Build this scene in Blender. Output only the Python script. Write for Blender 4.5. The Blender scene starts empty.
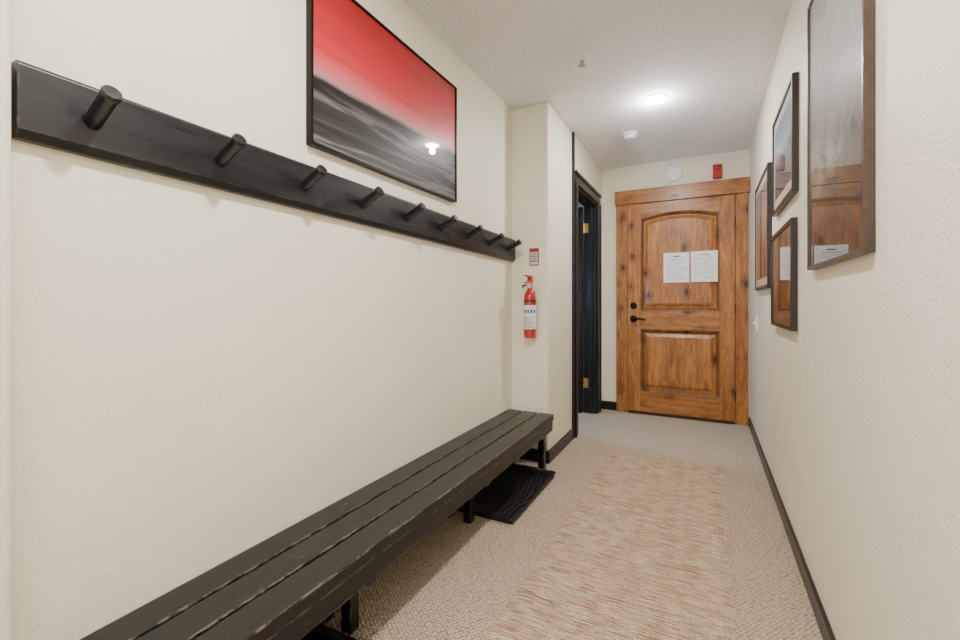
import bpy, bmesh, math, random
from mathutils import Vector, Matrix
random.seed(4)
C = bpy.context.scene.collection
PI = math.pi

# ---------------------------------------------------------------- helpers
def thing(name, label=None, cat=None, loc=(0,0,0), group=None, kind=None):
    o = bpy.data.objects.new(name, None); C.objects.link(o)
    o.location = loc; o.empty_display_size = .1
    if label: o['label'] = label
    if cat: o['category'] = cat
    if group: o['group'] = group
    if kind: o['kind'] = kind
    return o
def wloc(p):
    v = Vector((0,0,0))
    while p is not None:
        v += p.location; p = p.parent
    return v
def obj(name, bm, mat, parent=None, bevel=0, smooth=False, label=None):
    if parent is not None:
        bmesh.ops.translate(bm, verts=bm.verts, vec=-wloc(parent))
    bmesh.ops.recalc_face_normals(bm, faces=bm.faces)
    me = bpy.data.meshes.new(name); bm.to_mesh(me); bm.free()
    o = bpy.data.objects.new(name, me); C.objects.link(o)
    if parent is not None: o.parent = parent
    me.materials.append(mat)
    if smooth:
        for p in me.polygons: p.use_smooth = True
        try: me.set_sharp_from_angle(angle=math.radians(38))
        except Exception: pass
    if bevel:
        m = o.modifiers.new('bevel', 'BEVEL'); m.width = bevel; m.segments = 2; m.limit_method = 'ANGLE'
    if label: o['label'] = label
    return o
def tag(o, label, cat, group=None):
    o['label'] = label; o['category'] = cat
    if group: o['group'] = group
    return o
def struct(name, bm, mat, parent=None, **k):
    o = obj(name, bm, mat, parent, **k)
    if parent is None: o['kind'] = 'structure'
    return o
def box(*b, bm=None):
    """b = x0,x1,y0,y1,z0,z1"""
    if bm is None: bm = bmesh.new()
    x0,x1,y0,y1,z0,z1 = b
    v = [bm.verts.new(p) for p in ((x0,y0,z0),(x1,y0,z0),(x1,y1,z0),(x0,y1,z0),(x0,y0,z1),(x1,y0,z1),(x1,y1,z1),(x0,y1,z1))]
    for f in ((0,3,2,1),(4,5,6,7),(0,1,5,4),(1,2,6,5),(2,3,7,6),(3,0,4,7)):
        bm.faces.new([v[i] for i in f])
    return bm
def lathe(prof, loc=(0,0,0), axis=(0,0,1), seg=32, bm=None):
    """prof: (r, h) list, closed ends"""
    if bm is None: bm = bmesh.new()
    rot = Vector((0,0,1)).rotation_difference(Vector(axis).normalized()).to_matrix()
    rings = []
    for r, h in prof:
        if r < 1e-6:
            rings.append([bm.verts.new(rot @ Vector((0,0,h)) + Vector(loc))])
        else:
            rings.append([bm.verts.new(rot @ Vector((r*math.cos(2*PI*i/seg), r*math.sin(2*PI*i/seg), h)) + Vector(loc)) for i in range(seg)])
    for a, b in zip(rings, rings[1:]):
        for i in range(seg):
            j = (i+1) % seg
            if len(a) == 1 and len(b) == 1: continue
            if len(a) == 1: bm.faces.new((a[0], b[i], b[j]))
            elif len(b) == 1: bm.faces.new((a[i], a[j], b[0]))
            else: bm.faces.new((a[i], a[j], b[j], b[i]))
    if len(rings[0]) > 1: bm.faces.new(rings[0])
    if len(rings[-1]) > 1: bm.faces.new(rings[-1])
    return bm
def prism_xz(poly, y0, y1, bm=None):
    if bm is None: bm = bmesh.new()
    a = [bm.verts.new((x, y0, z)) for x, z in poly]; b = [bm.verts.new((x, y1, z)) for x, z in poly]
    n = len(poly)
    bm.faces.new(a); bm.faces.new(b[::-1])
    for i in range(n):
        j = (i+1) % n; bm.faces.new((a[i], a[j], b[j], b[i]))
    return bm
def taper_xz(polyA, yA, polyB, yB, bm=None):
    if bm is None: bm = bmesh.new()
    a = [bm.verts.new((x, yA, z)) for x, z in polyA]; b = [bm.verts.new((x, yB, z)) for x, z in polyB]
    n = len(a)
    bm.faces.new(a); bm.faces.new(b[::-1])
    for i in range(n):
        j = (i+1) % n; bm.faces.new((a[i], a[j], b[j], b[i]))
    return bm
def tube(pts, r, bm=None, seg=10):
    if bm is None: bm = bmesh.new()
    pts = [Vector(p) for p in pts]; rings = []
    for i, p in enumerate(pts):
        d = (pts[min(i+1, len(pts)-1)] - pts[max(i-1, 0)]).normalized()
        u = d.orthogonal().normalized() if i == 0 else (u - d*u.dot(d)).normalized()
        w = d.cross(u)
        rings.append([bm.verts.new(p + u*r*math.cos(2*PI*k/seg) + w*r*math.sin(2*PI*k/seg)) for k in range(seg)])
    for a, b in zip(rings, rings[1:]):
        for k in range(seg):
            bm.faces.new((a[k], a[(k+1)%seg], b[(k+1)%seg], b[k]))
    bm.faces.new(rings[0][::-1]); bm.faces.new(rings[-1])
    return bm

# ---------------------------------------------------------------- materials
def lin(c):
    return tuple(((x/255)/12.92 if x/255 <= .04045 else ((x/255+.055)/1.055)**2.4) for x in c) + (1,)
class M:
    def __init__(s, name, rough=.6, col=(128,128,128), metal=0, coat=0, spec=.5):
        s.m = bpy.data.materials.new(name); s.m.use_nodes = True
        s.nt = s.m.node_tree; s.b = s.nt.nodes['Principled BSDF']
        s.set('Roughness', rough); s.set('Base Color', lin(col)); s.set('Metallic', metal)
        s.set('Coat Weight', coat); s.set('Coat Roughness', .012); s.set('Specular IOR Level', spec)
    def set(s, k, v): s.b.inputs[k].default_value = v
    def n(s, t, **k):
        nd = s.nt.nodes.new('ShaderNode'+t)
        for a, v in k.items(): setattr(nd, a, v)
        return nd
    def l(s, a, b): s.nt.links.new(a, b)
    def coords(s, kind='Object', scale=(1,1,1), rot=(0,0,0)):
        tc = s.n('TexCoord'); mp = s.n('Mapping'); mp.inputs['Scale'].default_value = scale; mp.inputs['Rotation'].default_value = rot
        s.l(tc.outputs[kind], mp.inputs['Vector']); return mp.outputs['Vector']
    def noise(s, vec, scale=5, detail=4, rough=.55, dist=0):
        nd = s.n('TexNoise'); nd.inputs['Scale'].default_value = scale; nd.inputs['Detail'].default_value = detail
        nd.inputs['Roughness'].default_value = rough; nd.inputs['Distortion'].default_value = dist
        s.l(vec, nd.inputs['Vector']); return nd.outputs['Fac']
    def vor(s, vec, scale=5, out='Distance', rand=1.0):
        nd = s.n('TexVoronoi'); nd.inputs['Scale'].default_value = scale; nd.inputs['Randomness'].default_value = rand
        s.l(vec, nd.inputs['Vector']); return nd.outputs[out]
    def ramp(s, fac, stops, interp='LINEAR'):
        nd = s.n('ValToRGB'); nd.color_ramp.interpolation = interp
        els = nd.color_ramp.elements
        while len(els) < len(stops): els.new(.5)
        for e, (p, c) in zip(els, stops): e.position = p; e.color = c if len(c) == 4 else lin(c)
        s.l(fac, nd.inputs['Fac']); return nd.outputs['Color']
    def mix(s, fac, a, b, mode='MIX'):
        nd = s.n('MixRGB', blend_type=mode)
        for sock, v in ((nd.inputs[0], fac), (nd.inputs[1], a), (nd.inputs[2], b)):
            if isinstance(v, (int, float)): sock.default_value = v
            elif isinstance(v, tuple): sock.default_value = v if len(v) == 4 else lin(v)
            else: s.l(v, sock)
        return nd.outputs[0]
    def math(s, op, a, b=0.0):
        nd = s.n('Math', operation=op)
        for sock, v in ((nd.inputs[0], a), (nd.inputs[1], b)):
            if isinstance(v, (int, float)): sock.default_value = v
            else: s.l(v, sock)
        return nd.outputs[0]
    def xyz(s, vec):
        nd = s.n('SeparateXYZ'); s.l(vec, nd.inputs[0]); return nd.outputs
    def col(s, c): s.l(c, s.b.inputs['Base Color'])
    def edge(s, r):
        bv = s.n('Bevel', samples=4); bv.inputs['Radius'].default_value = r
        g = s.n('NewGeometry'); d = s.n('VectorMath', operation='DOT_PRODUCT')
        s.l(bv.outputs[0], d.inputs[0]); s.l(g.outputs['Normal'], d.inputs[1])
        return s.math('SUBTRACT', 1.0, d.outputs['Value'])
    def bump(s, h, strength=.3, dist=.01):
        nd = s.n('Bump'); nd.inputs['Strength'].default_value = strength; nd.inputs['Distance'].default_value = dist
        s.l(h, nd.inputs['Height']); s.l(nd.outputs['Normal'], s.b.inputs['Normal'])
BLK = (0,0,0,1); WHT = (1,1,1,1)
def plain(name, col, rough=.5, metal=0, coat=0):
    m = M(name, rough, col, metal, coat)
    v = m.coords(); n = m.noise(v, 40, 3)
    hi = tuple(min(255, c*1.06+2) for c in col); lo = tuple(c*.92 for c in col)
    m.col(m.ramp(n, [(.3, lo), (.7, hi)])); return m.m

def wall_mat(name, base, bump=.25, scale=55):
    m = M(name, .5, base); v = m.coords()
    big = m.noise(v, 1.3, 3); m.col(m.ramp(big, [(.3, tuple(c*.97 for c in base)), (.7, base)]))
    a = m.noise(v, scale, 3, .5); a = m.ramp(a, [(.42, BLK), (.62, WHT)])
    b2 = m.noise(v, 9, 3, .5)
    m.bump(m.math('ADD', a, m.math('MULTIPLY', b2, 2.0)), bump, .004); return m.m
m_wall = wall_mat('cream_wall_paint', (237,230,210), .15)
m_wall_r = wall_mat('cream_wall_paint_right', (236,229,213), .24, 110)
m_ceil = (lambda m: (m.col(m.ramp(m.noise(m.coords(), 70, 4, .7), [(.36,(237,236,234)),(.60,(253,253,252))])),
     m.bump(m.ramp(m.noise(m.coords(), 68, 5, .7), [(.38,BLK),(.62,WHT)]), .6, .008), m.m)[2])(M('popcorn_ceiling', .9))

# carpet
def mk_carpet():
    m = M('loop_carpet', .95, spec=.1); v = m.coords(rot=(0,0,.6))
    cell = m.vor(v, 80, rand=.35); n = m.noise(v, 100, 3); big = m.noise(v, 2.2, 3)
    c = m.ramp(cell, [(.0,(222,205,183)),(.36,(201,183,160)),(.68,(126,108,90))])
    c = m.mix(.17, c, m.ramp(n, [(.35,(140,120,100)),(.65,(230,214,194))]))
    c = m.mix(.22, c, m.ramp(big, [(.35,(182,164,143)),(.65,(206,189,168))]))
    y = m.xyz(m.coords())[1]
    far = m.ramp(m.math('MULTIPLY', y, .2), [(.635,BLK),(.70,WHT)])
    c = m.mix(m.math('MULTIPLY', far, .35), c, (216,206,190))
    m.col(c); m.bump(m.math('SUBTRACT', 1.0, cell), 1.0, .014); return m.m
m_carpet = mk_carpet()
def mk_rug():
    m = M('rag_rug_weave', .95, spec=.1)
    n1 = m.noise(m.coords(scale=(2.2, 50, 1)), 2.0, 3, .6)
    n2 = m.noise(m.coords(scale=(4.0, 56, 1)), 2.3, 3, .6)
    n3 = m.noise(m.coords(scale=(3.8, 60, 2)), 2.6, 3, .6)
    n4 = m.noise(m.coords(scale=(.3, 6, 1)), 2, 2)
    n5 = m.noise(m.coords(scale=(6.0, 84, 1)), 2.4, 2, .5)
    c = m.ramp(n1, [(.30,(128,111,89)),(.40,(175,155,127)),(.50,(202,184,156)),(.58,(174,153,125)),(.66,(216,202,178)),(.76,(182,163,136))])
    c = m.mix(m.math('MULTIPLY', m.ramp(n2, [(.54,BLK),(.58,WHT)]), .7), c, (152,86,74))
    c = m.mix(m.math('MULTIPLY', m.ramp(n3, [(.57,BLK),(.61,WHT)]), .68), c, (100,93,84))
    c = m.mix(m.math('MULTIPLY', m.ramp(n5, [(.59,BLK),(.63,WHT)]), .7), c, (230,219,198))
    c = m.mix(m.math('MULTIPLY', m.ramp(n4, [(.45,BLK),(.7,WHT)]), .22), c, (180,142,122))
    m.col(c)
    ws = m.xyz(m.coords())
    rib = m.math('SINE', m.math('MULTIPLY', ws[1], 520.0))
    rib2 = m.math('SINE', m.math('MULTIPLY', ws[0], 380.0))
    m.bump(m.math('ADD', m.math('MULTIPLY', rib, m.math('ADD', 1.3, rib2)), m.math('MULTIPLY', n1, 4.0)), .6, .004)
    return m.m
m_rug = mk_rug()

def mk_blackwood(name, axis=1, wear=.5, lo=(14,14,15), hi=(26,25,26), chip=.69):
    m = M(name, .42, spec=.45)
    sc = [18,18,18]; sc[axis] = 1.2
    v = m.coords(scale=tuple(sc)); g = m.noise(v, 3, 5, .6)
    c = m.ramp(g, [(.3,lo),(.7,hi)])
    if wear:
        sc2 = [30,30,30]; sc2[axis] = 14
        chips = m.noise(m.coords(scale=tuple(sc2)), 1.6, 6, .75)
        c = m.mix(m.math('MULTIPLY', m.ramp(chips, [(chip,BLK),(chip+.015,WHT)]), .7*min(1,wear+.3)), c, (136,124,112))
        e = m.math('MULTIPLY', m.ramp(m.edge(.0075), [(.010,BLK),(.05,WHT)]), m.ramp(chips, [(.49,BLK),(.54,WHT)]))
        c = m.mix(m.math('MULTIPLY', e, .85*wear), c, (144,128,112))
    m.col(c)
    m.l(m.ramp(g, [(.3,(.26,.26,.26,1)),(.7,(.40,.40,.40,1))]), m.b.inputs['Roughness'])
    m.bump(g, .08, .0015); return m.m
m_bench = mk_blackwood('worn_black_painted_wood', 1, .9, (7,7,9), (17,17,20), .66)
m_bench_v = mk_blackwood('worn_black_painted_leg_wood', 2, .6, (8,8,10), (16,16,19))
m_rail = mk_blackwood('black_painted_rail_wood', 1, .3, (17,17,19), (28,28,31), .70)
m_trim = mk_blackwood('black_trim_paint', 1, 0)
m_trimv = mk_blackwood('black_trim_paint_upright', 2, 0, (17,17,19), (30,30,33))

def mk_alder(name, axis, tint=1.0):
    m = M(name, .38, spec=.45, coat=.15)
    m.set('Coat Roughness', .25)
    sc = [9,9,9]; sc[axis] = .9
    kv0 = m.coords(scale=tuple(8.0 if i != axis else 5.0 for i in range(3)))
    kd = m.vor(kv0, 1.0); kcol = m.xyz(m.vor(kv0, 1.0, 'Color')); kc = kcol[0]
    v = m.coords(scale=tuple(sc))
    warp = m.noise(v, 1.4, 3, .6, 1.6)
    g = m.noise(v, 4.5, 6, .68, 2.2)
    fine = m.noise(m.coords(scale=tuple(x*5 for x in sc)), 4, 4, .6)
    T = lambda c: tuple(x*tint for x in c)
    c = m.ramp(g, [(.32,T((80,40,12))),(.44,T((134,76,28))),(.54,T((172,106,46))),(.68,T((208,146,76)))])
    c = m.mix(.5, c, m.ramp(warp, [(.34,T((90,46,14))),(.48,T((156,94,38))),(.64,T((208,144,72)))]))
    c = m.mix(.3, c, m.ramp(fine, [(.37,T((86,44,16))),(.63,T((198,132,66)))]))
    size = m.math('MULTIPLY', kcol[1], .16)
    kk = m.math('SUBTRACT', m.math('ADD', kd, m.math('MULTIPLY', m.math('SUBTRACT', g, .5), .34)), size)
    halo = m.math('MULTIPLY', m.ramp(kk, [(.02,WHT),(.32,BLK)]), m.ramp(kc, [(.32,BLK),(.36,WHT)]))
    c = m.mix(m.math('MULTIPLY', halo, .6), c, T((74,32,9)))
    kn = m.math('MULTIPLY', m.ramp(kk, [(.0,WHT),(.06,BLK)]), m.ramp(kc, [(.34,BLK),(.38,WHT)]))
    c = m.mix(m.math('MULTIPLY', kn, .93), c, (26,11,4))
    m.col(c); m.bump(g, .08, .003); return m.m
m_ald_v = mk_alder('knotty_alder_upright_grain', 2)
m_ald_h = mk_alder('knotty_alder_level_grain', 0)
m_ald_m = mk_alder('stained_shaded_alder_moulding', 2, .76)  # darker tint holds the stain halo plus painted shading around the panels

m_iron = plain('black_iron', (20,18,17), .35, .7)
m_bronze = plain('brown_bronze', (74,46,28), .4, .5)
m_brass = plain('brass', (226,188,112), .3, .8)
m_white = plain('white_plastic', (248,247,245), .35)
m_nickel = plain('satin_nickel', (170,168,166), .4, .3)
m_offwhite = plain('matte_white_paper', (242,242,242), .8)
m_ink = plain('grey_printed_ink', (110,110,114), .8)
m_red = plain('red_enamel', (178,8,12), .25, 0, .6)
m_redp = plain('red_plastic', (172,14,18), .35)
m_chrome = plain('brushed_steel', (190,190,192), .3, 1)
m_rubber = plain('black_rubber', (14,14,16), .38)
m_lab = plain('white_label', (226,226,220), .5)
m_blue = plain('blue_label_print', (40,84,140), .5)
m_dark = plain('dark_print', (44,36,38), .5)

# ---------------------------------------------------------------- layout constants
XL, XR, YE, H = -1.21, .345, 4.5, 2.44
XP = -.945; YP = 2.80          # jutting wall
YB = -2.2                      # open rear end
DY0, DY1, DZ = 3.53, 4.26, 2.05

# ---------------------------------------------------------------- room shell
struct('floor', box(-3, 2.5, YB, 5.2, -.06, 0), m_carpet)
struct('ceiling', box(-3, 2.5, YB, 5.2, H, H+.06), m_ceil)
struct('wall_left', box(XL-.12, XL, YB, YP, 0, H), m_wall)
struct('wall_left_return', box(XL, XL+.03, YB, .322, 0, H), m_wall, bevel=.008)
struct('wall_right', box(XR, XR+.12, YB, YE, 0, H), m_wall_r)
struct('wall_end', box(-2.3, XR+.12, YE, YE+.12, 0, H), m_wall)
bm = box(XL-.12, XP, YP, 3.44, 0, H)
struct('wall_jut', bm, m_wall, bevel=.006)
bm = box(XP-.12, XP, 3.44, DY0, 0, H)
box(XP-.12, XP, DY1, YE, 0, H, bm=bm); box(XP-.12, XP, DY0, DY1, DZ, H, bm=bm)
struct('wall_doorway', bm, m_wall)
struct('wall_side_room', box(-2.4, -2.3, 3.44, YE, 0, H), m_wall)
struct('wall_side_room_near', box(-2.4, XL-.12, 3.32, 3.44, 0, H), m_wall)

struct('baseboard_right', box(XR-.013, XR, YB, YE-.03, 0, .075), m_trim, bevel=.003)
struct('baseboard_left', box(XL, XL+.013, .322, YP, 0, .085), m_trim, bevel=.003)
struct('baseboard_jut_face', box(XL+.013, XP+.013, YP-.013, YP, 0, .085), m_trim, bevel=.003)
struct('baseboard_jut_side', box(XP, XP+.013, YP, 3.39, 0, .085), m_trim, bevel=.003)
struct('baseboard_end', box(XP, -.797, YE-.013, YE, 0, .085), m_trim, bevel=.003)
struct('trim_1', box(XP, XP+.016, 3.385, 3.425, 0, H-.001), m_trimv, bevel=.003)
bm = box(XP, XP+.018, 3.43, 3.52, 0, DZ); box(XP+.018, XP+.028, 3.43, 3.45, 0, DZ, bm=bm)
struct('trim_2', bm, m_trimv, bevel=.003)
bm = box(XP, XP+.018, DY1+.01, DY1+.10, 0, DZ); box(XP+.018, XP+.028, DY1+.08, DY1+.10, 0, DZ, bm=bm)
struct('trim_3', bm, m_trimv, bevel=.003)
bm = box(XP, XP+.018, 3.43, DY1+.10, DZ, DZ+.09); box(XP+.018, XP+.03, 3.425, DY1+.105, DZ+.07, DZ+.095, bm=bm)
struct('trim_4', bm, m_trim, bevel=.003)
bm = box(XP-.12, XP, DY0-.015, DY0+.004, 0, DZ); box(XP-.12, XP, DY1-.004, DY1+.015, 0, DZ, bm=bm)
box(XP-.12, XP, DY0, DY1, DZ-.02, DZ+.004, bm=bm); box(XP-.075, XP-.04, DY1-.016, DY1-.004, 0, DZ-.02, bm=bm)
struct('trim_5', bm, m_trimv, bevel=.002)

# open black side door leaf, hinged on the far jamb, swung into the side room
d2 = thing('door_2', loc=(XP-.125, DY1-.03, 0), kind='structure')
obj('door_leaf', box(XP-.125-.70, XP-.127, DY1-.045, DY1-.01, .012, DZ-.03), m_trimv, d2, bevel=.003)
for z in (.295, 1.816):
    bm = box(XP-.122, XP-.078, DY1-.0065, DY1-.0045, z-.045, z+.045)
    lathe([(.007, -.05), (.007, .05)], (XP-.120, DY1-.012, z), seg=12, bm=bm)
    obj('hinge', bm, m_brass, d2, label='brass hinge')
lathe_knob = lathe([(.0, .06), (.024, .055), (.027, .04), (.018, .025), (.01, .018), (.01, .004), (.026, .003), (.026, 0)], (XP-.125-.63, DY1-.045, .95), (0,-1,0), 24)
obj('knob', lathe_knob, m_brass, d2, smooth=True, label='brass knob')

# ---------------------------------------------------------------- entrance door
DX0, DX1 = -.688, .231
d1 = thing('door_1', loc=((DX0+DX1)/2, YE, 0), kind='structure')
yf = YE-.045      # face of the slab
zt = 2.045
px0, px1 = -.566, .110
ZS, ZP = 1.900, 1.945
def arch(x0, x1, z0, zs, zp, n=20):
    """rect bottom z0, spring zs at the sides, peak zp"""
    pts = [(x0, z0), (x1, z0)]
    w = x1-x0; rise = zp-zs
    R = (w*w/4+rise*rise)/(2*rise); cx = (x0+x1)/2; cz = zp-R
    a = math.asin(w/2/R)
    for i in range(n+1):
        t = a-2*a*i/n
        pts.append((cx+R*math.sin(t), cz+R*math.cos(t)))
    return pts
obj('stile', box(DX0+.003, px0, yf, YE-.003, .01, zt), m_ald_v, d1, bevel=.002)
obj('stile', box(px1, DX1-.003, yf, YE-.003, .01, zt), m_ald_v, d1, bevel=.002)
obj('rail', box(px0, px1, yf, YE-.003, .01, .225), m_ald_h, d1, bevel=.002)
obj('rail', box(px0, px1, yf, YE-.003, .825, 1.005), m_ald_h, d1, bevel=.002)
ap = arch(px0, px1, 1.005, ZS, ZP)
top = [(px0, zt), (px1, zt)] + ap[2:]
obj('rail', prism_xz(top, yf, YE-.003), m_ald_h, d1, bevel=.0015)
def inset(x0, x1, z0, z1, d, zs=None):
    if zs is None: return [(x0+d, z0+d), (x1-d, z0+d), (x1-d, z1-d), (x0+d, z1-d)]
    return arch(x0+d, x1-d, z0+d, zs-d*1.05, z1-d)
for (z0, z1, zs) in ((.225, .825, None), (1.005, ZP, ZS)):
    P0 = inset(px0, px1, z0, z1, 0, zs); P1 = inset(px0, px1, z0, z1, .030, zs)
    P2 = inset(px0, px1, z0, z1, .038, zs); P3 = inset(px0, px1, z0, z1, .070, zs)
    pn = prism_xz(P0, yf+.024, YE-.004)
    taper_xz(P3, yf+.008, P2, yf+.0241, bm=pn)
    p = obj('panel', pn, m_ald_v, d1)
    mb = bmesh.new(); n = len(P0)
    A = [mb.verts.new((x, yf-.005, z)) for x, z in P0]
    A2 = [mb.verts.new((x, yf-.003, z)) for x, z in inset(px0, px1, z0, z1, .010, zs)]
    B = [mb.verts.new((x, yf+.020, z)) for x, z in P1]
    Bk = [mb.verts.new((x, yf+.0245, z)) for x, z in P1]
    for a, b in ((A, A2), (A2, B), (B, Bk)):
        for i in range(n):
            j = (i+1) % n; mb.faces.new((a[i], a[j], b[j], b[i]))
    obj('panel_moulding', mb, m_ald_m, d1)
obj('casing', box(-.794, DX0, YE-.032, YE-.001, 0, 2.052), m_ald_v, d1, bevel=.004)
obj('casing', box(DX1, XR-.015, YE-.032, YE-.001, 0, 2.052), m_ald_v, d1, bevel=.004)
obj('head_casing', box(-.806, XR-.002, YE-.04, YE-.001, 2.053, 2.19), m_ald_h, d1, bevel=.004)
bm = box(DX0+.01, DX1-.01, YE-.052, YE-.04, .004, .03)
obj('door_sweep', bm, m_bronze, d1)
obj('deadbolt', lathe([(.032,0),(.032,.008),(.028,.014),(.020,.016),(.020,.024),(0,.025)], (-.628, yf, 1.055), (0,-1,0), 28), m_iron, d1, smooth=True, label='dark bronze deadbolt')
h = obj('lever_handle', lathe([(.033,0),(.033,.008),(.026,.014),(.013,.018),(.012,.05),(0,.051)], (-.628, yf, .925), (0,-1,0), 28), m_iron, d1, smooth=True, label='dark bronze lever handle')
obj('lever', tube([(-.628, yf-.047, .925), (-.60, yf-.052, .928), (-.57, yf-.052, .930), (-.54, yf-.05, .926), (-.515, yf-.047, .918)], .0095), m_iron, h, smooth=True)
for z in (.25, 1.03, 1.80):
    bm = lathe([(0,-.047),(.0045,-.045),(.0045,.045),(0,.047)], (DX1-.001, yf-.004, z), seg=12)
    obj('hinge', bm, m_bronze, d1, label='brown bronze hinge')

def notice(x0, x1, z0, z1, label, seed, head):
    t = thing('notice', label, 'paper notice', ((x0+x1)/2, yf, z0), 'notices on the wooden door')
    yy = yf-.0062
    obj('sheet', box(x0, x1, yy, yy+.001, z0, z1), m_offwhite, t)
    r = random.Random(seed); bm = bmesh.new(); w = x1-x0; z = z1-.03
    if head:
        box(x0+w*.36, x0+w*.64, yy-.0006, yy-.0001, z-.012, z, bm=bm); z -= .028
        box(x0+w*.2, x0+w*.8, yy-.0006, yy-.0001, z-.004, z, bm=bm); z -= .018
    else:
        box(x0+w*.28, x0+w*.72, yy-.0006, yy-.0001, z-.006, z, bm=bm); z -= .024
    while z > z0+.03:
        x = x0+w*.12; end = x0+w*r.choice((.88, .86, .87, .6))
        while x < end:
            l = r.uniform(.006, .02); box(x, min(x+l, end), yy-.0006, yy-.0001, z-.0018, z, bm=bm); x += l+.004
        z -= r.choice((.0085, .0085, .0085, .016))
    obj('printed_text', bm, m_ink, t, label='grey printed text')
notice(-.357, -.137, 1.272, 1.552, 'white printed notice with a dark heading block, nearer the door handle', 3, True)
notice(-.124, .094, 1.274, 1.556, 'white printed notice with a plain heading, nearer the door hinges', 8, False)

# ---------------------------------------------------------------- end wall devices
t = thing('fire_alarm_strobe', 'red fire alarm strobe above right end of wooden door head', 'fire alarm', (.09, YE, 2.22))
obj('housing', box(.055, .127, YE-.045, YE, 2.21, 2.335), m_redp, t, bevel=.008)
obj('strobe_lens', box(.074, .108, YE-.055, YE-.0455, 2.285, 2.31), plain('clear_strobe_lens', (180,60,60), .1), t, bevel=.004)
t = thing('door_chime', 'white round wall device above middle of wooden door', 'alarm sounder', (-.269, YE, 2.30))
obj('base', lathe([(.073,0),(.073,.018),(.066,.026),(.052,.028)], (-.269, YE, 2.31), (0,-1,0), 40), m_white, t, smooth=True)
obj('grille', lathe([(.050,0),(.048,.006),(.03,.008),(.028,.004),(.012,.004),(.010,.009),(0,.009)], (-.269, YE-.0285, 2.31), (0,-1,0), 40), m_white, t, smooth=True)

# ---------------------------------------------------------------- ceiling devices
def emis(name, col, s):
    m = M(name); m.set('Emission Color', col); m.set('Emission Strength', s); return m.m
def downlight(x, y, label):
    t = thing('ceiling_light', label, 'ceiling light', (x, y, H))
    bm = bmesh.new(); lathe([(.078,.0),(.078,.002),(.073,.005),(.062,.005)], (x, y, H), (0,0,-1), 48, bm=bm)
    obj('trim_ring', bm, m_white, t, smooth=True)
    obj('lens', lathe([(.062,0),(.060,.0015),(0,.002)], (x, y, H-.0052), (0,0,-1), 40), emis('glowing_lens', (1,.97,.92,1), 50), t, smooth=True)
    return t
downlight(-.30, 3.10, 'round white recessed ceiling light glowing in front of wooden door')
t = thing('smoke_detector', 'small white round smoke detector on ceiling behind the light', 'smoke detector', (-.542, 3.647, H))
obj('base', lathe([(.062,0),(.062,.012),(.056,.016)], (-.542, 3.647, H), (0,0,-1), 36), m_white, t, smooth=True)
obj('sensor_dome', lathe([(.048,0),(.048,.014),(.036,.026),(0,.028)], (-.542, 3.647, H-.0165), (0,0,-1), 36), m_white, t, smooth=True)
t = thing('fire_sprinkler', 'small white fire sprinkler head on ceiling nearest the camera', 'sprinkler', (-.613, 2.40, H))
obj('escutcheon', lathe([(.046,0),(.046,.004),(.034,.012),(.018,.013)], (-.613, 2.40, H), (0,0,-1), 32), m_white, t, smooth=True)
bm = lathe([(.010,0),(.010,.008),(.005,.010),(.003,.018),(0,.020)], (-.613, 2.40, H-.0135), (0,0,-1), 16)
for s in (-1, 1): tube([(-.613+s*.009, 2.40, H-.018), (-.613+s*.013, 2.40, H-.026), (-.613+s*.003, 2.40, H-.036)], .002, bm=bm, seg=8)
obj('frame_arms', bm, m_nickel, t, smooth=True, label='satin metal frame')
obj('deflector', lathe([(.018,0),(.018,.002),(0,.003)], (-.613, 2.40, H-.037), (0,0,-1), 20), m_nickel, t, smooth=True)

# ---------------------------------------------------------------- peg rail
t = thing('coat_rack', 'long black wooden peg rail with nine round pegs on left wall', 'coat rack', (XL, 1.54, 1.39))
XF = -1.180
def rz(y): return .012-.032*(y-.33)/2.46
bm = bmesh.new()
prof = [(XL,1.390),(XF-.010,1.390),(XF,1.408),(XF,1.534),(XF-.005,1.541),(XL,1.541)]
a = [bm.verts.new((x,.328,z+rz(.328))) for x,z in prof]; b = [bm.verts.new((x,2.798,z+rz(2.79))) for x,z in prof]
bm.faces.new(a); bm.faces.new(b[::-1])
for i in range(6): bm.faces.new((a[i], a[(i+1)%6], b[(i+1)%6], b[i]))
obj('backboard', bm, m_rail, t, bevel=.0015)
for k in range(9):
    y = .445+.279*k
    dr = Vector((math.cos(math.radians(27)), 0, math.sin(math.radians(27))))
    obj('peg', lathe([(.0165,-.004),(.0165,.084),(.0185,.089),(.0185,.099),(.0165,.102),(0,.1025)], (XF-.004, y, 1.462+rz(y)), dr, 28), m_rail, t, smooth=True)

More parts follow.
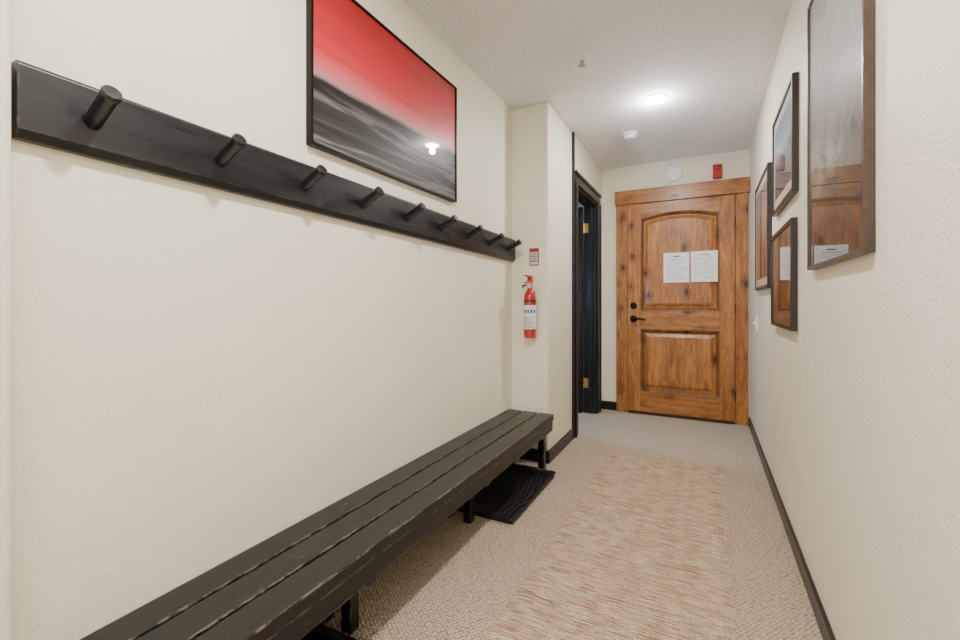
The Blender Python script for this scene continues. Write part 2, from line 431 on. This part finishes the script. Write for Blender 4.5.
# ---------------------------------------------------------------- abstract painting
def mk_art():
    m = M('abstract_red_and_charcoal_print', .4, coat=1.0, spec=.2); g = m.xyz(m.coords('Generated'))
    v = m.coords('Generated', scale=(1, 1.0, 9)); n = m.noise(v, 3, 3, .5, .5)
    vd = m.coords('Generated', scale=(1, .5, 5), rot=(.34,0,0)); nd = m.noise(vd, 2.4, 3, .5, .4)
    vr = m.coords('Generated', scale=(1, .7, 8), rot=(.12,0,0)); nr = m.noise(vr, 2.2, 3, .5, .3)
    vv = m.math('SUBTRACT', g[2], m.math('MULTIPLY', g[1], .02))
    f = m.math('ADD', vv, m.math('MULTIPLY', m.math('SUBTRACT', n, .5), .07))
    c = m.ramp(f, [(0,(66,62,64)),(.12,(42,40,42)),(.22,(60,57,59)),(.31,(12,11,12)),(.38,(22,16,20)),(.41,(158,126,130)),(.46,(204,96,104)),(.57,(198,40,56)),(.82,(182,12,32)),(1,(156,8,24))])
    up = m.ramp(vv, [(.44,BLK),(.56,WHT)])
    c = m.mix(m.math('MULTIPLY', up, m.math('MULTIPLY', m.ramp(nr, [(.50,BLK),(.68,WHT)]), .3)), c, (130,10,28))
    low = m.ramp(vv, [(.28,WHT),(.36,BLK)])
    st = m.ramp(nd, [(.36,(16,15,16)),(.46,(46,44,46)),(.53,(122,118,122)),(.59,(46,44,46)),(.66,(20,19,20))])
    c = m.mix(m.math('MULTIPLY', low, .7), c, st)
    m.col(c); return m.m
t = thing('framed_painting', 'large red and charcoal abstract picture in thin black frame', 'painting', (XL, 1.52, 1.617))
y0, y1, z0, z1 = 1.035, 2.003, 1.620, 2.234; xf = XL+.026; w = .009
bm = box(XL, xf, y0, y0+w, z0, z1); box(XL, xf, y1-w, y1, z0, z1, bm=bm)
box(XL, xf, y0+w, y1-w, z0, z0+w, bm=bm); box(XL, xf, y0+w, y1-w, z1-w, z1, bm=bm)
obj('frame', bm, m_iron, t)
obj('print', box(XL+.004, xf-.006, y0+w, y1-w, z0+w, z1-w), mk_art(), t)

# ---------------------------------------------------------------- right wall pictures
def mk_print(name, stops, sc=(1,2,3), seed=0, coat=1.0):
    m = M(name, .6, coat=coat, spec=.05); g = m.xyz(m.coords('Generated'))
    mp = m.coords('Generated', scale=sc); n = m.noise(mp, 2.5+seed*.37, 7, .68, .3)
    f = m.math('ADD', g[2], m.math('MULTIPLY', m.math('SUBTRACT', n, .5), .55))
    m.col(m.ramp(f, stops)); return m.m
def picture(y0, y1, z0, z1, label, frame_m, art_m, matw, fw=.02, th=.024, mat_m=None):
    t = thing('framed_picture', label, 'framed picture', (XR, (y0+y1)/2, z0), 'framed pictures on the right wall')
    xf = XR-th; w = fw; xb = XR
    bm = box(xf, xb, y0, y0+w, z0, z1); box(xf, xb, y1-w, y1, z0, z1, bm=bm)
    box(xf, xb, y0+w, y1-w, z0, z0+w, bm=bm); box(xf, xb, y0+w, y1-w, z1-w, z1, bm=bm)
    obj('frame', bm, frame_m, t, bevel=.0015)
    if mat_m:
        obj('mat_board', box(xf+.006, xb-.001, y0+w, y1-w, z0+w, z1-w), mat_m, t)
        obj('print', box(xf+.0053, xf+.0059, y0+w+matw, y1-w-matw, z0+w+matw, z1-w-matw), art_m, t)
    else:
        obj('print', box(xf+.006, xb-.001, y0+w, y1-w, z0+w, z1-w), art_m, t)
mm = M('white_mat_board', .6, (214,214,210), coat=1.0, spec=.05).m
fr_dk = plain('dark_walnut_frame', (36,26,22), .35)
fr_br = plain('grey_brown_metal_frame', (72,60,53), .35, .3)
picture(1.298, 1.925, 1.197, 2.14, 'largest framed picture, tall grey print in thin grey brown frame, nearest the camera',
        fr_br, mk_print('misty_grey_landscape_print', [(.1,(58,46,40)),(.28,(84,74,68)),(.42,(142,138,134)),(.8,(172,174,176)),(1,(140,148,156))], (1,1.5,2), 1), 0, .012, .023)
picture(2.224, 2.84, 1.55, 2.05, 'framed picture with white mat and blue grey print, hung above the small brown one',
        fr_dk, mk_print('blue_grey_mountain_print', [(.2,(48,64,80)),(.45,(98,122,146)),(.6,(186,198,208)),(.9,(126,156,184))], (1,2,3), 2), .05, .02, .024, mm)
picture(3.05, 3.78, 1.17, 1.91, 'framed tan and brown picture hung nearest the wooden door',
        fr_dk, mk_print('tan_canyon_print', [(.15,(66,50,42)),(.4,(116,94,78)),(.65,(156,144,132)),(.9,(126,128,132))], (1,2,3), 3), .05, .022, .024, mm)
picture(2.25, 2.90, .96, 1.445, 'framed dark reddish brown picture, lowest on the right wall',
        fr_dk, mk_print('red_brown_rock_print', [(.15,(40,24,20)),(.4,(88,56,44)),(.6,(126,100,86)),(.9,(96,86,84))], (1,3,4), 4), .05, .02, .024)

# light switch
t = thing('light_switch', 'white light switch plate on right wall below pictures', 'light switch', (XR, 3.9, .86))
obj('plate', box(XR-.007, XR, 3.865, 3.985, .865, .985), m_white, t, bevel=.002)
for y in (3.895, 3.955):
    obj('toggle', box(XR-.019, XR-.0075, y-.006, y+.006, .915, .935), m_white, t, bevel=.002)

# ---------------------------------------------------------------- fire extinguisher and sign
ex, ey = -1.056, 2.752
t = thing('fire_extinguisher', 'red fire extinguisher with white label hung on jutting wall', 'fire extinguisher', (ex, ey, .845))
obj('cylinder', lathe([(0,.003),(.034,0),(.040,.006),(.041,.02),(.041,.265),(.039,.285),(.030,.308),(.018,.320),(.015,.335)], (ex, ey, .845), seg=40), m_red, t, smooth=True)
bm = bmesh.new(); R = .0417
def band(bm, a0, a1, z0, z1, R, n=20):
    lo = []; hi = []
    for i in range(n+1):
        a = math.radians(a0+(a1-a0)*i/n); x = ex+R*math.cos(a); y = ey+R*math.sin(a)
        lo.append(bm.verts.new((x,y,z0))); hi.append(bm.verts.new((x,y,z1)))
    for i in range(n): bm.faces.new((lo[i], lo[i+1], hi[i+1], hi[i]))
band(bm, -170, 10, .905, 1.065, R); lab = obj('label', bm, m_lab, t, smooth=True, label='white instruction label')
bm = bmesh.new()
for i_, a0 in enumerate((-125, -95, -65, -35)):
    band(bm, a0, a0+20, 1.012, 1.036, R+.0005, 4)
obj('label_pictograms', bm, m_blue, lab, smooth=True)
bm = bmesh.new()
for k in range(7): band(bm, -140, -20-(k%3)*12, .915+k*.011, .918+k*.011, R+.0005, 10)
obj('label_text', bm, m_dark, lab, smooth=True)
obj('valve', lathe([(.016,0),(.018,.01),(.018,.03),(.012,.034),(.012,.045),(0,.046)], (ex, ey, 1.18), seg=24), m_chrome, t, smooth=True)
obj('pressure_gauge', lathe([(.014,0),(.015,.004),(.015,.010),(0,.011)], (ex, ey-.018, 1.196), (0,-1,0), 20), m_lab, t, smooth=True)
bm = bmesh.new()
def bar(bm, p, q, wx, hz):
    p = Vector(p); q = Vector(q); d = (q-p).normalized(); u = Vector((1,0,0)); w = d.cross(u).normalized()
    vs = []
    for c in (p, q):
        for s1, s2 in ((-1,-1),(1,-1),(1,1),(-1,1)): vs.append(bm.verts.new(c+u*wx/2*s1+w*hz/2*s2))
    for f in ((0,1,2,3),(7,6,5,4),(0,4,5,1),(1,5,6,2),(2,6,7,3),(3,7,4,0)): bm.faces.new([vs[i] for i in f])
bar(bm, (ex, ey+.02, 1.222), (ex, ey-.075, 1.215), .026, .009)
obj('carry_handle', bm, m_red, t, bevel=.002)
bm = bmesh.new(); bar(bm, (ex, ey+.02, 1.232), (ex, ey-.02, 1.256), .026, .009); bar(bm, (ex, ey-.019, 1.2555), (ex, ey-.08, 1.262), .026, .009)
box(ex-.015, ex+.015, ey-.01, ey+.025, 1.222, 1.266, bm=bm)
obj('squeeze_lever', bm, m_red, t, bevel=.002)
obj('nozzle', tube([(ex-.014, ey-.006, 1.20), (ex-.035, ey-.02, 1.20), (ex-.046, ey-.024, 1.185)], .007), m_rubber, t, smooth=True)
bm = bmesh.new(); band(bm, -180, 180, 1.085, 1.10, .0425, 40)
box(ex-.02, ex+.02, ey+.0425, YP, .98, 1.16, bm=bm)
obj('bracket', bm, m_dark, t)

t = thing('fire_extinguisher_sign', 'small grey and red sign above the fire extinguisher', 'sign', (-1.04, YP, 1.335))
obj('plate', box(-1.078, -1.008, YP-.004, YP, 1.335, 1.455), plain('taupe_sign_plate', (110,92,88), .5), t, bevel=.001)
bm = bmesh.new()
for r_ in range(2):
    for c_ in range(2):
        x = -1.072+c_*.030; z = 1.402-r_*.032
        box(x, x+.026, YP-.0052, YP-.0045, z, z+.026, bm=bm)
box(-1.072, -1.014, YP-.0052, YP-.0045, 1.343, 1.362, bm=bm)
obj('sign_panel', bm, plain('pale_sign_panel', (206,198,194), .5), t, label='pale printed panels')
bm = bmesh.new(); box(-1.072, -1.014, YP-.0052, YP-.0045, 1.434, 1.450, bm=bm)
for r_ in range(2):
    for c_ in range(2):
        x = -1.072+c_*.030+.008; z = 1.402-r_*.032+.007
        box(x, x+.009, YP-.006, YP-.0054, z, z+.012, bm=bm)
obj('sign_symbol', bm, m_redp, t, label='red printed marks')

# ---------------------------------------------------------------- bench
t = thing('bench', 'long low black painted slatted bench against left wall, worn edges', 'bench', (-1.05, 1.55, 0))
bx0, bx1, by0, by1 = -1.208, -.885, .34, 2.745
n = 3; gap = .009; sw = (bx1-bx0-gap*(n-1))/n; BT = .350
for k in range(n):
    x = bx0+k*(sw+gap)
    obj('slat', box(x, x+sw, by0+random.uniform(-.003,.003), by1+random.uniform(-.003,.003), .310, BT), m_bench, t, bevel=.004)
obj('apron', box(bx1-.026, bx1-.004, by0+.01, by1-.012, .246, .3095), m_bench, t, bevel=.003)
obj('apron', box(bx0+.008, bx0+.03, by0+.01, by1-.012, .246, .3095), m_bench, t, bevel=.003)
for y, xf_ in ((2.66, -.94), (1.87, -1.04), (1.07, -1.045), (.362, -1.045)):
    if y > .5: obj('cross_rail', box(bx0+.031, bx1-.027, y-.055, y-.02, .215, .3095), m_bench_v, t, bevel=.003)
    obj('leg', box(xf_-.02, xf_+.022, y-.019, y+.022, 0, .3095), m_bench_v, t, bevel=.003)
    obj('leg', box(bx0+.032, bx0+.072, y-.019, y+.022, 0, .3095), m_bench_v, t, bevel=.003)

# ---------------------------------------------------------------- boot trays
def tray(x0, x1, y0, y1, label):
    nx, ny = 150, 200; bm = bmesh.new(); R = .024
    def sd(x, y):
        cx, cy = (x0+x1)/2, (y0+y1)/2
        dx = abs(x-cx)-((x1-x0)/2-R); dy = abs(y-cy)-((y1-y0)/2-R)
        return math.hypot(max(dx,0), max(dy,0))+min(max(dx,dy),0)-R
    g = []
    for i in range(nx+1):
        row = []
        for j in range(ny+1):
            x = x0+(x1-x0)*i/nx; y = y0+(y1-y0)*j/ny
            s = sd(x, y)
            if s > 0:
                cx = (x0+x1)/2; cy = (y0+y1)/2
                qx = cx+math.copysign((x1-x0)/2-R, x-cx); qy = cy+math.copysign((y1-y0)/2-R, y-cy)
                d = Vector((x-qx, y-qy)).normalized()*R; x, y = qx+d.x, qy+d.y; s = 0
            e = -s
            rim = .026*(1-min(1, max(0, (e-.006)/.008)))
            rim -= .004*(1-min(1, e/.003)) if e < .003 else 0
            u = (x-x0)/(x1-x0); v = (y-y0)/(y1-y0)
            wv = math.sin(2*PI*(u*13+.8*math.sin(v*9.0)+.12*math.sin(v*21+1)))
            rib = .003*max(0, wv-.2) if e > .032 else 0
            row.append(bm.verts.new((x, y, .004+rim+rib)))
        g.append(row)
    for i in range(nx):
        for j in range(ny):
            try: bm.faces.new((g[i][j], g[i+1][j], g[i+1][j+1], g[i][j+1]))
            except ValueError: pass
    o = obj('boot_tray', bm, m_rubber, None, smooth=True)
    m = o.modifiers.new('thick', 'SOLIDIFY'); m.thickness = .003; m.offset = -1
    tag(o, label, 'boot tray'); return o
tray(-1.19, -.825, 1.925, 2.617, 'black rubber boot tray with wavy ribs under far end of bench')
tray(-1.19, -.825, .40, 1.02, 'black boot tray mostly hidden under near end of bench')

# ---------------------------------------------------------------- rug
bm = bmesh.new(); nx, ny = 24, 200; g = []
ry0, ry1 = -1.0, 3.25
for i in range(nx+1):
    row = []
    for j in range(ny+1):
        v = j/ny; y = ry0+(ry1-ry0)*v
        xl = -.650+.0125*y+.005*math.sin(y*9)+.004*math.sin(y*31)+.002*math.sin(y*77); xr = .040+.024*y+.005*math.sin(y*8+1)+.004*math.sin(y*27)+.002*math.sin(y*83)
        u = i/nx; x = xl+(xr-xl)*u
        yy = y+(.02+.008*math.sin(u*11))*u*v
        z = .009+.0012*math.sin(x*23+y*5)
        if i in (0, nx) or j in (0, ny): z = .003
        row.append(bm.verts.new((x, yy, z)))
    g.append(row)
for i in range(nx):
    for j in range(ny): bm.faces.new((g[i][j], g[i+1][j], g[i+1][j+1], g[i][j+1]))
tag(obj('rug', bm, m_rug, None, smooth=True), 'long beige woven rag runner rug with rust flecks on carpet', 'rug')

# ---------------------------------------------------------------- lights
def area(name, loc, size, power, col=(1,1,1), rot=(0,0,0), shape='DISK', sy=None):
    l = bpy.data.lights.new(name, 'AREA'); l.energy = power; l.color = col; l.shape = shape; l.size = size
    if sy: l.size_y = sy
    o = bpy.data.objects.new(name, l); C.objects.link(o); o.location = loc; o.rotation_euler = rot; return o
def point(name, loc, r, power, col):
    l = bpy.data.lights.new(name, 'POINT'); l.energy = power; l.color = col; l.shadow_soft_size = r
    o = bpy.data.objects.new(name, l); C.objects.link(o); o.location = loc; return o
point('lamp_far', (-.30, 3.10, H-.06), .025, 11, (1,.985,.96))
area('lamp_far_down', (-.30, 3.10, H-.015), .09, 17, (1,.98,.95))
area('lamp_near', (-.35, .75, H-.02), .09, 34, (1,.97,.93))
area('lamp_back', (-.35, -1.2, H-.02), .3, 12, (1,.97,.94))
area('rear_fill', (-.4, YB+.05, 1.5), 1.4, 16, (.97,.98,1), (PI/2,0,0), 'RECTANGLE', 1.9)  # added soft fill from the open rear end, standing in for window light
area('ceiling_fill', (-.45, -.7, 1.75), .8, 38, (1,.995,.98), (PI+.35,0,0))  # added up-facing fill behind the camera to brighten the ceiling
point('side_room_light', (-1.75, 3.75, 1.2), .1, 20, (.4,.58,1))
wd = bpy.data.worlds.new('world'); bpy.context.scene.world = wd; wd.use_nodes = True
wd.node_tree.nodes['Background'].inputs[0].default_value = (.98,.99,1,1)
wd.node_tree.nodes['Background'].inputs[1].default_value = .9

# ---------------------------------------------------------------- camera
cam = bpy.data.cameras.new('camera'); co = bpy.data.objects.new('camera', cam); C.objects.link(co)
co.location = (0, 0, 1.08); co.rotation_euler = (PI/2, 0, math.radians(27.56))
cam.sensor_width = 36; cam.lens = 433/960*36; cam.shift_y = -17/960; cam.clip_start = .02
bpy.context.scene.camera = co
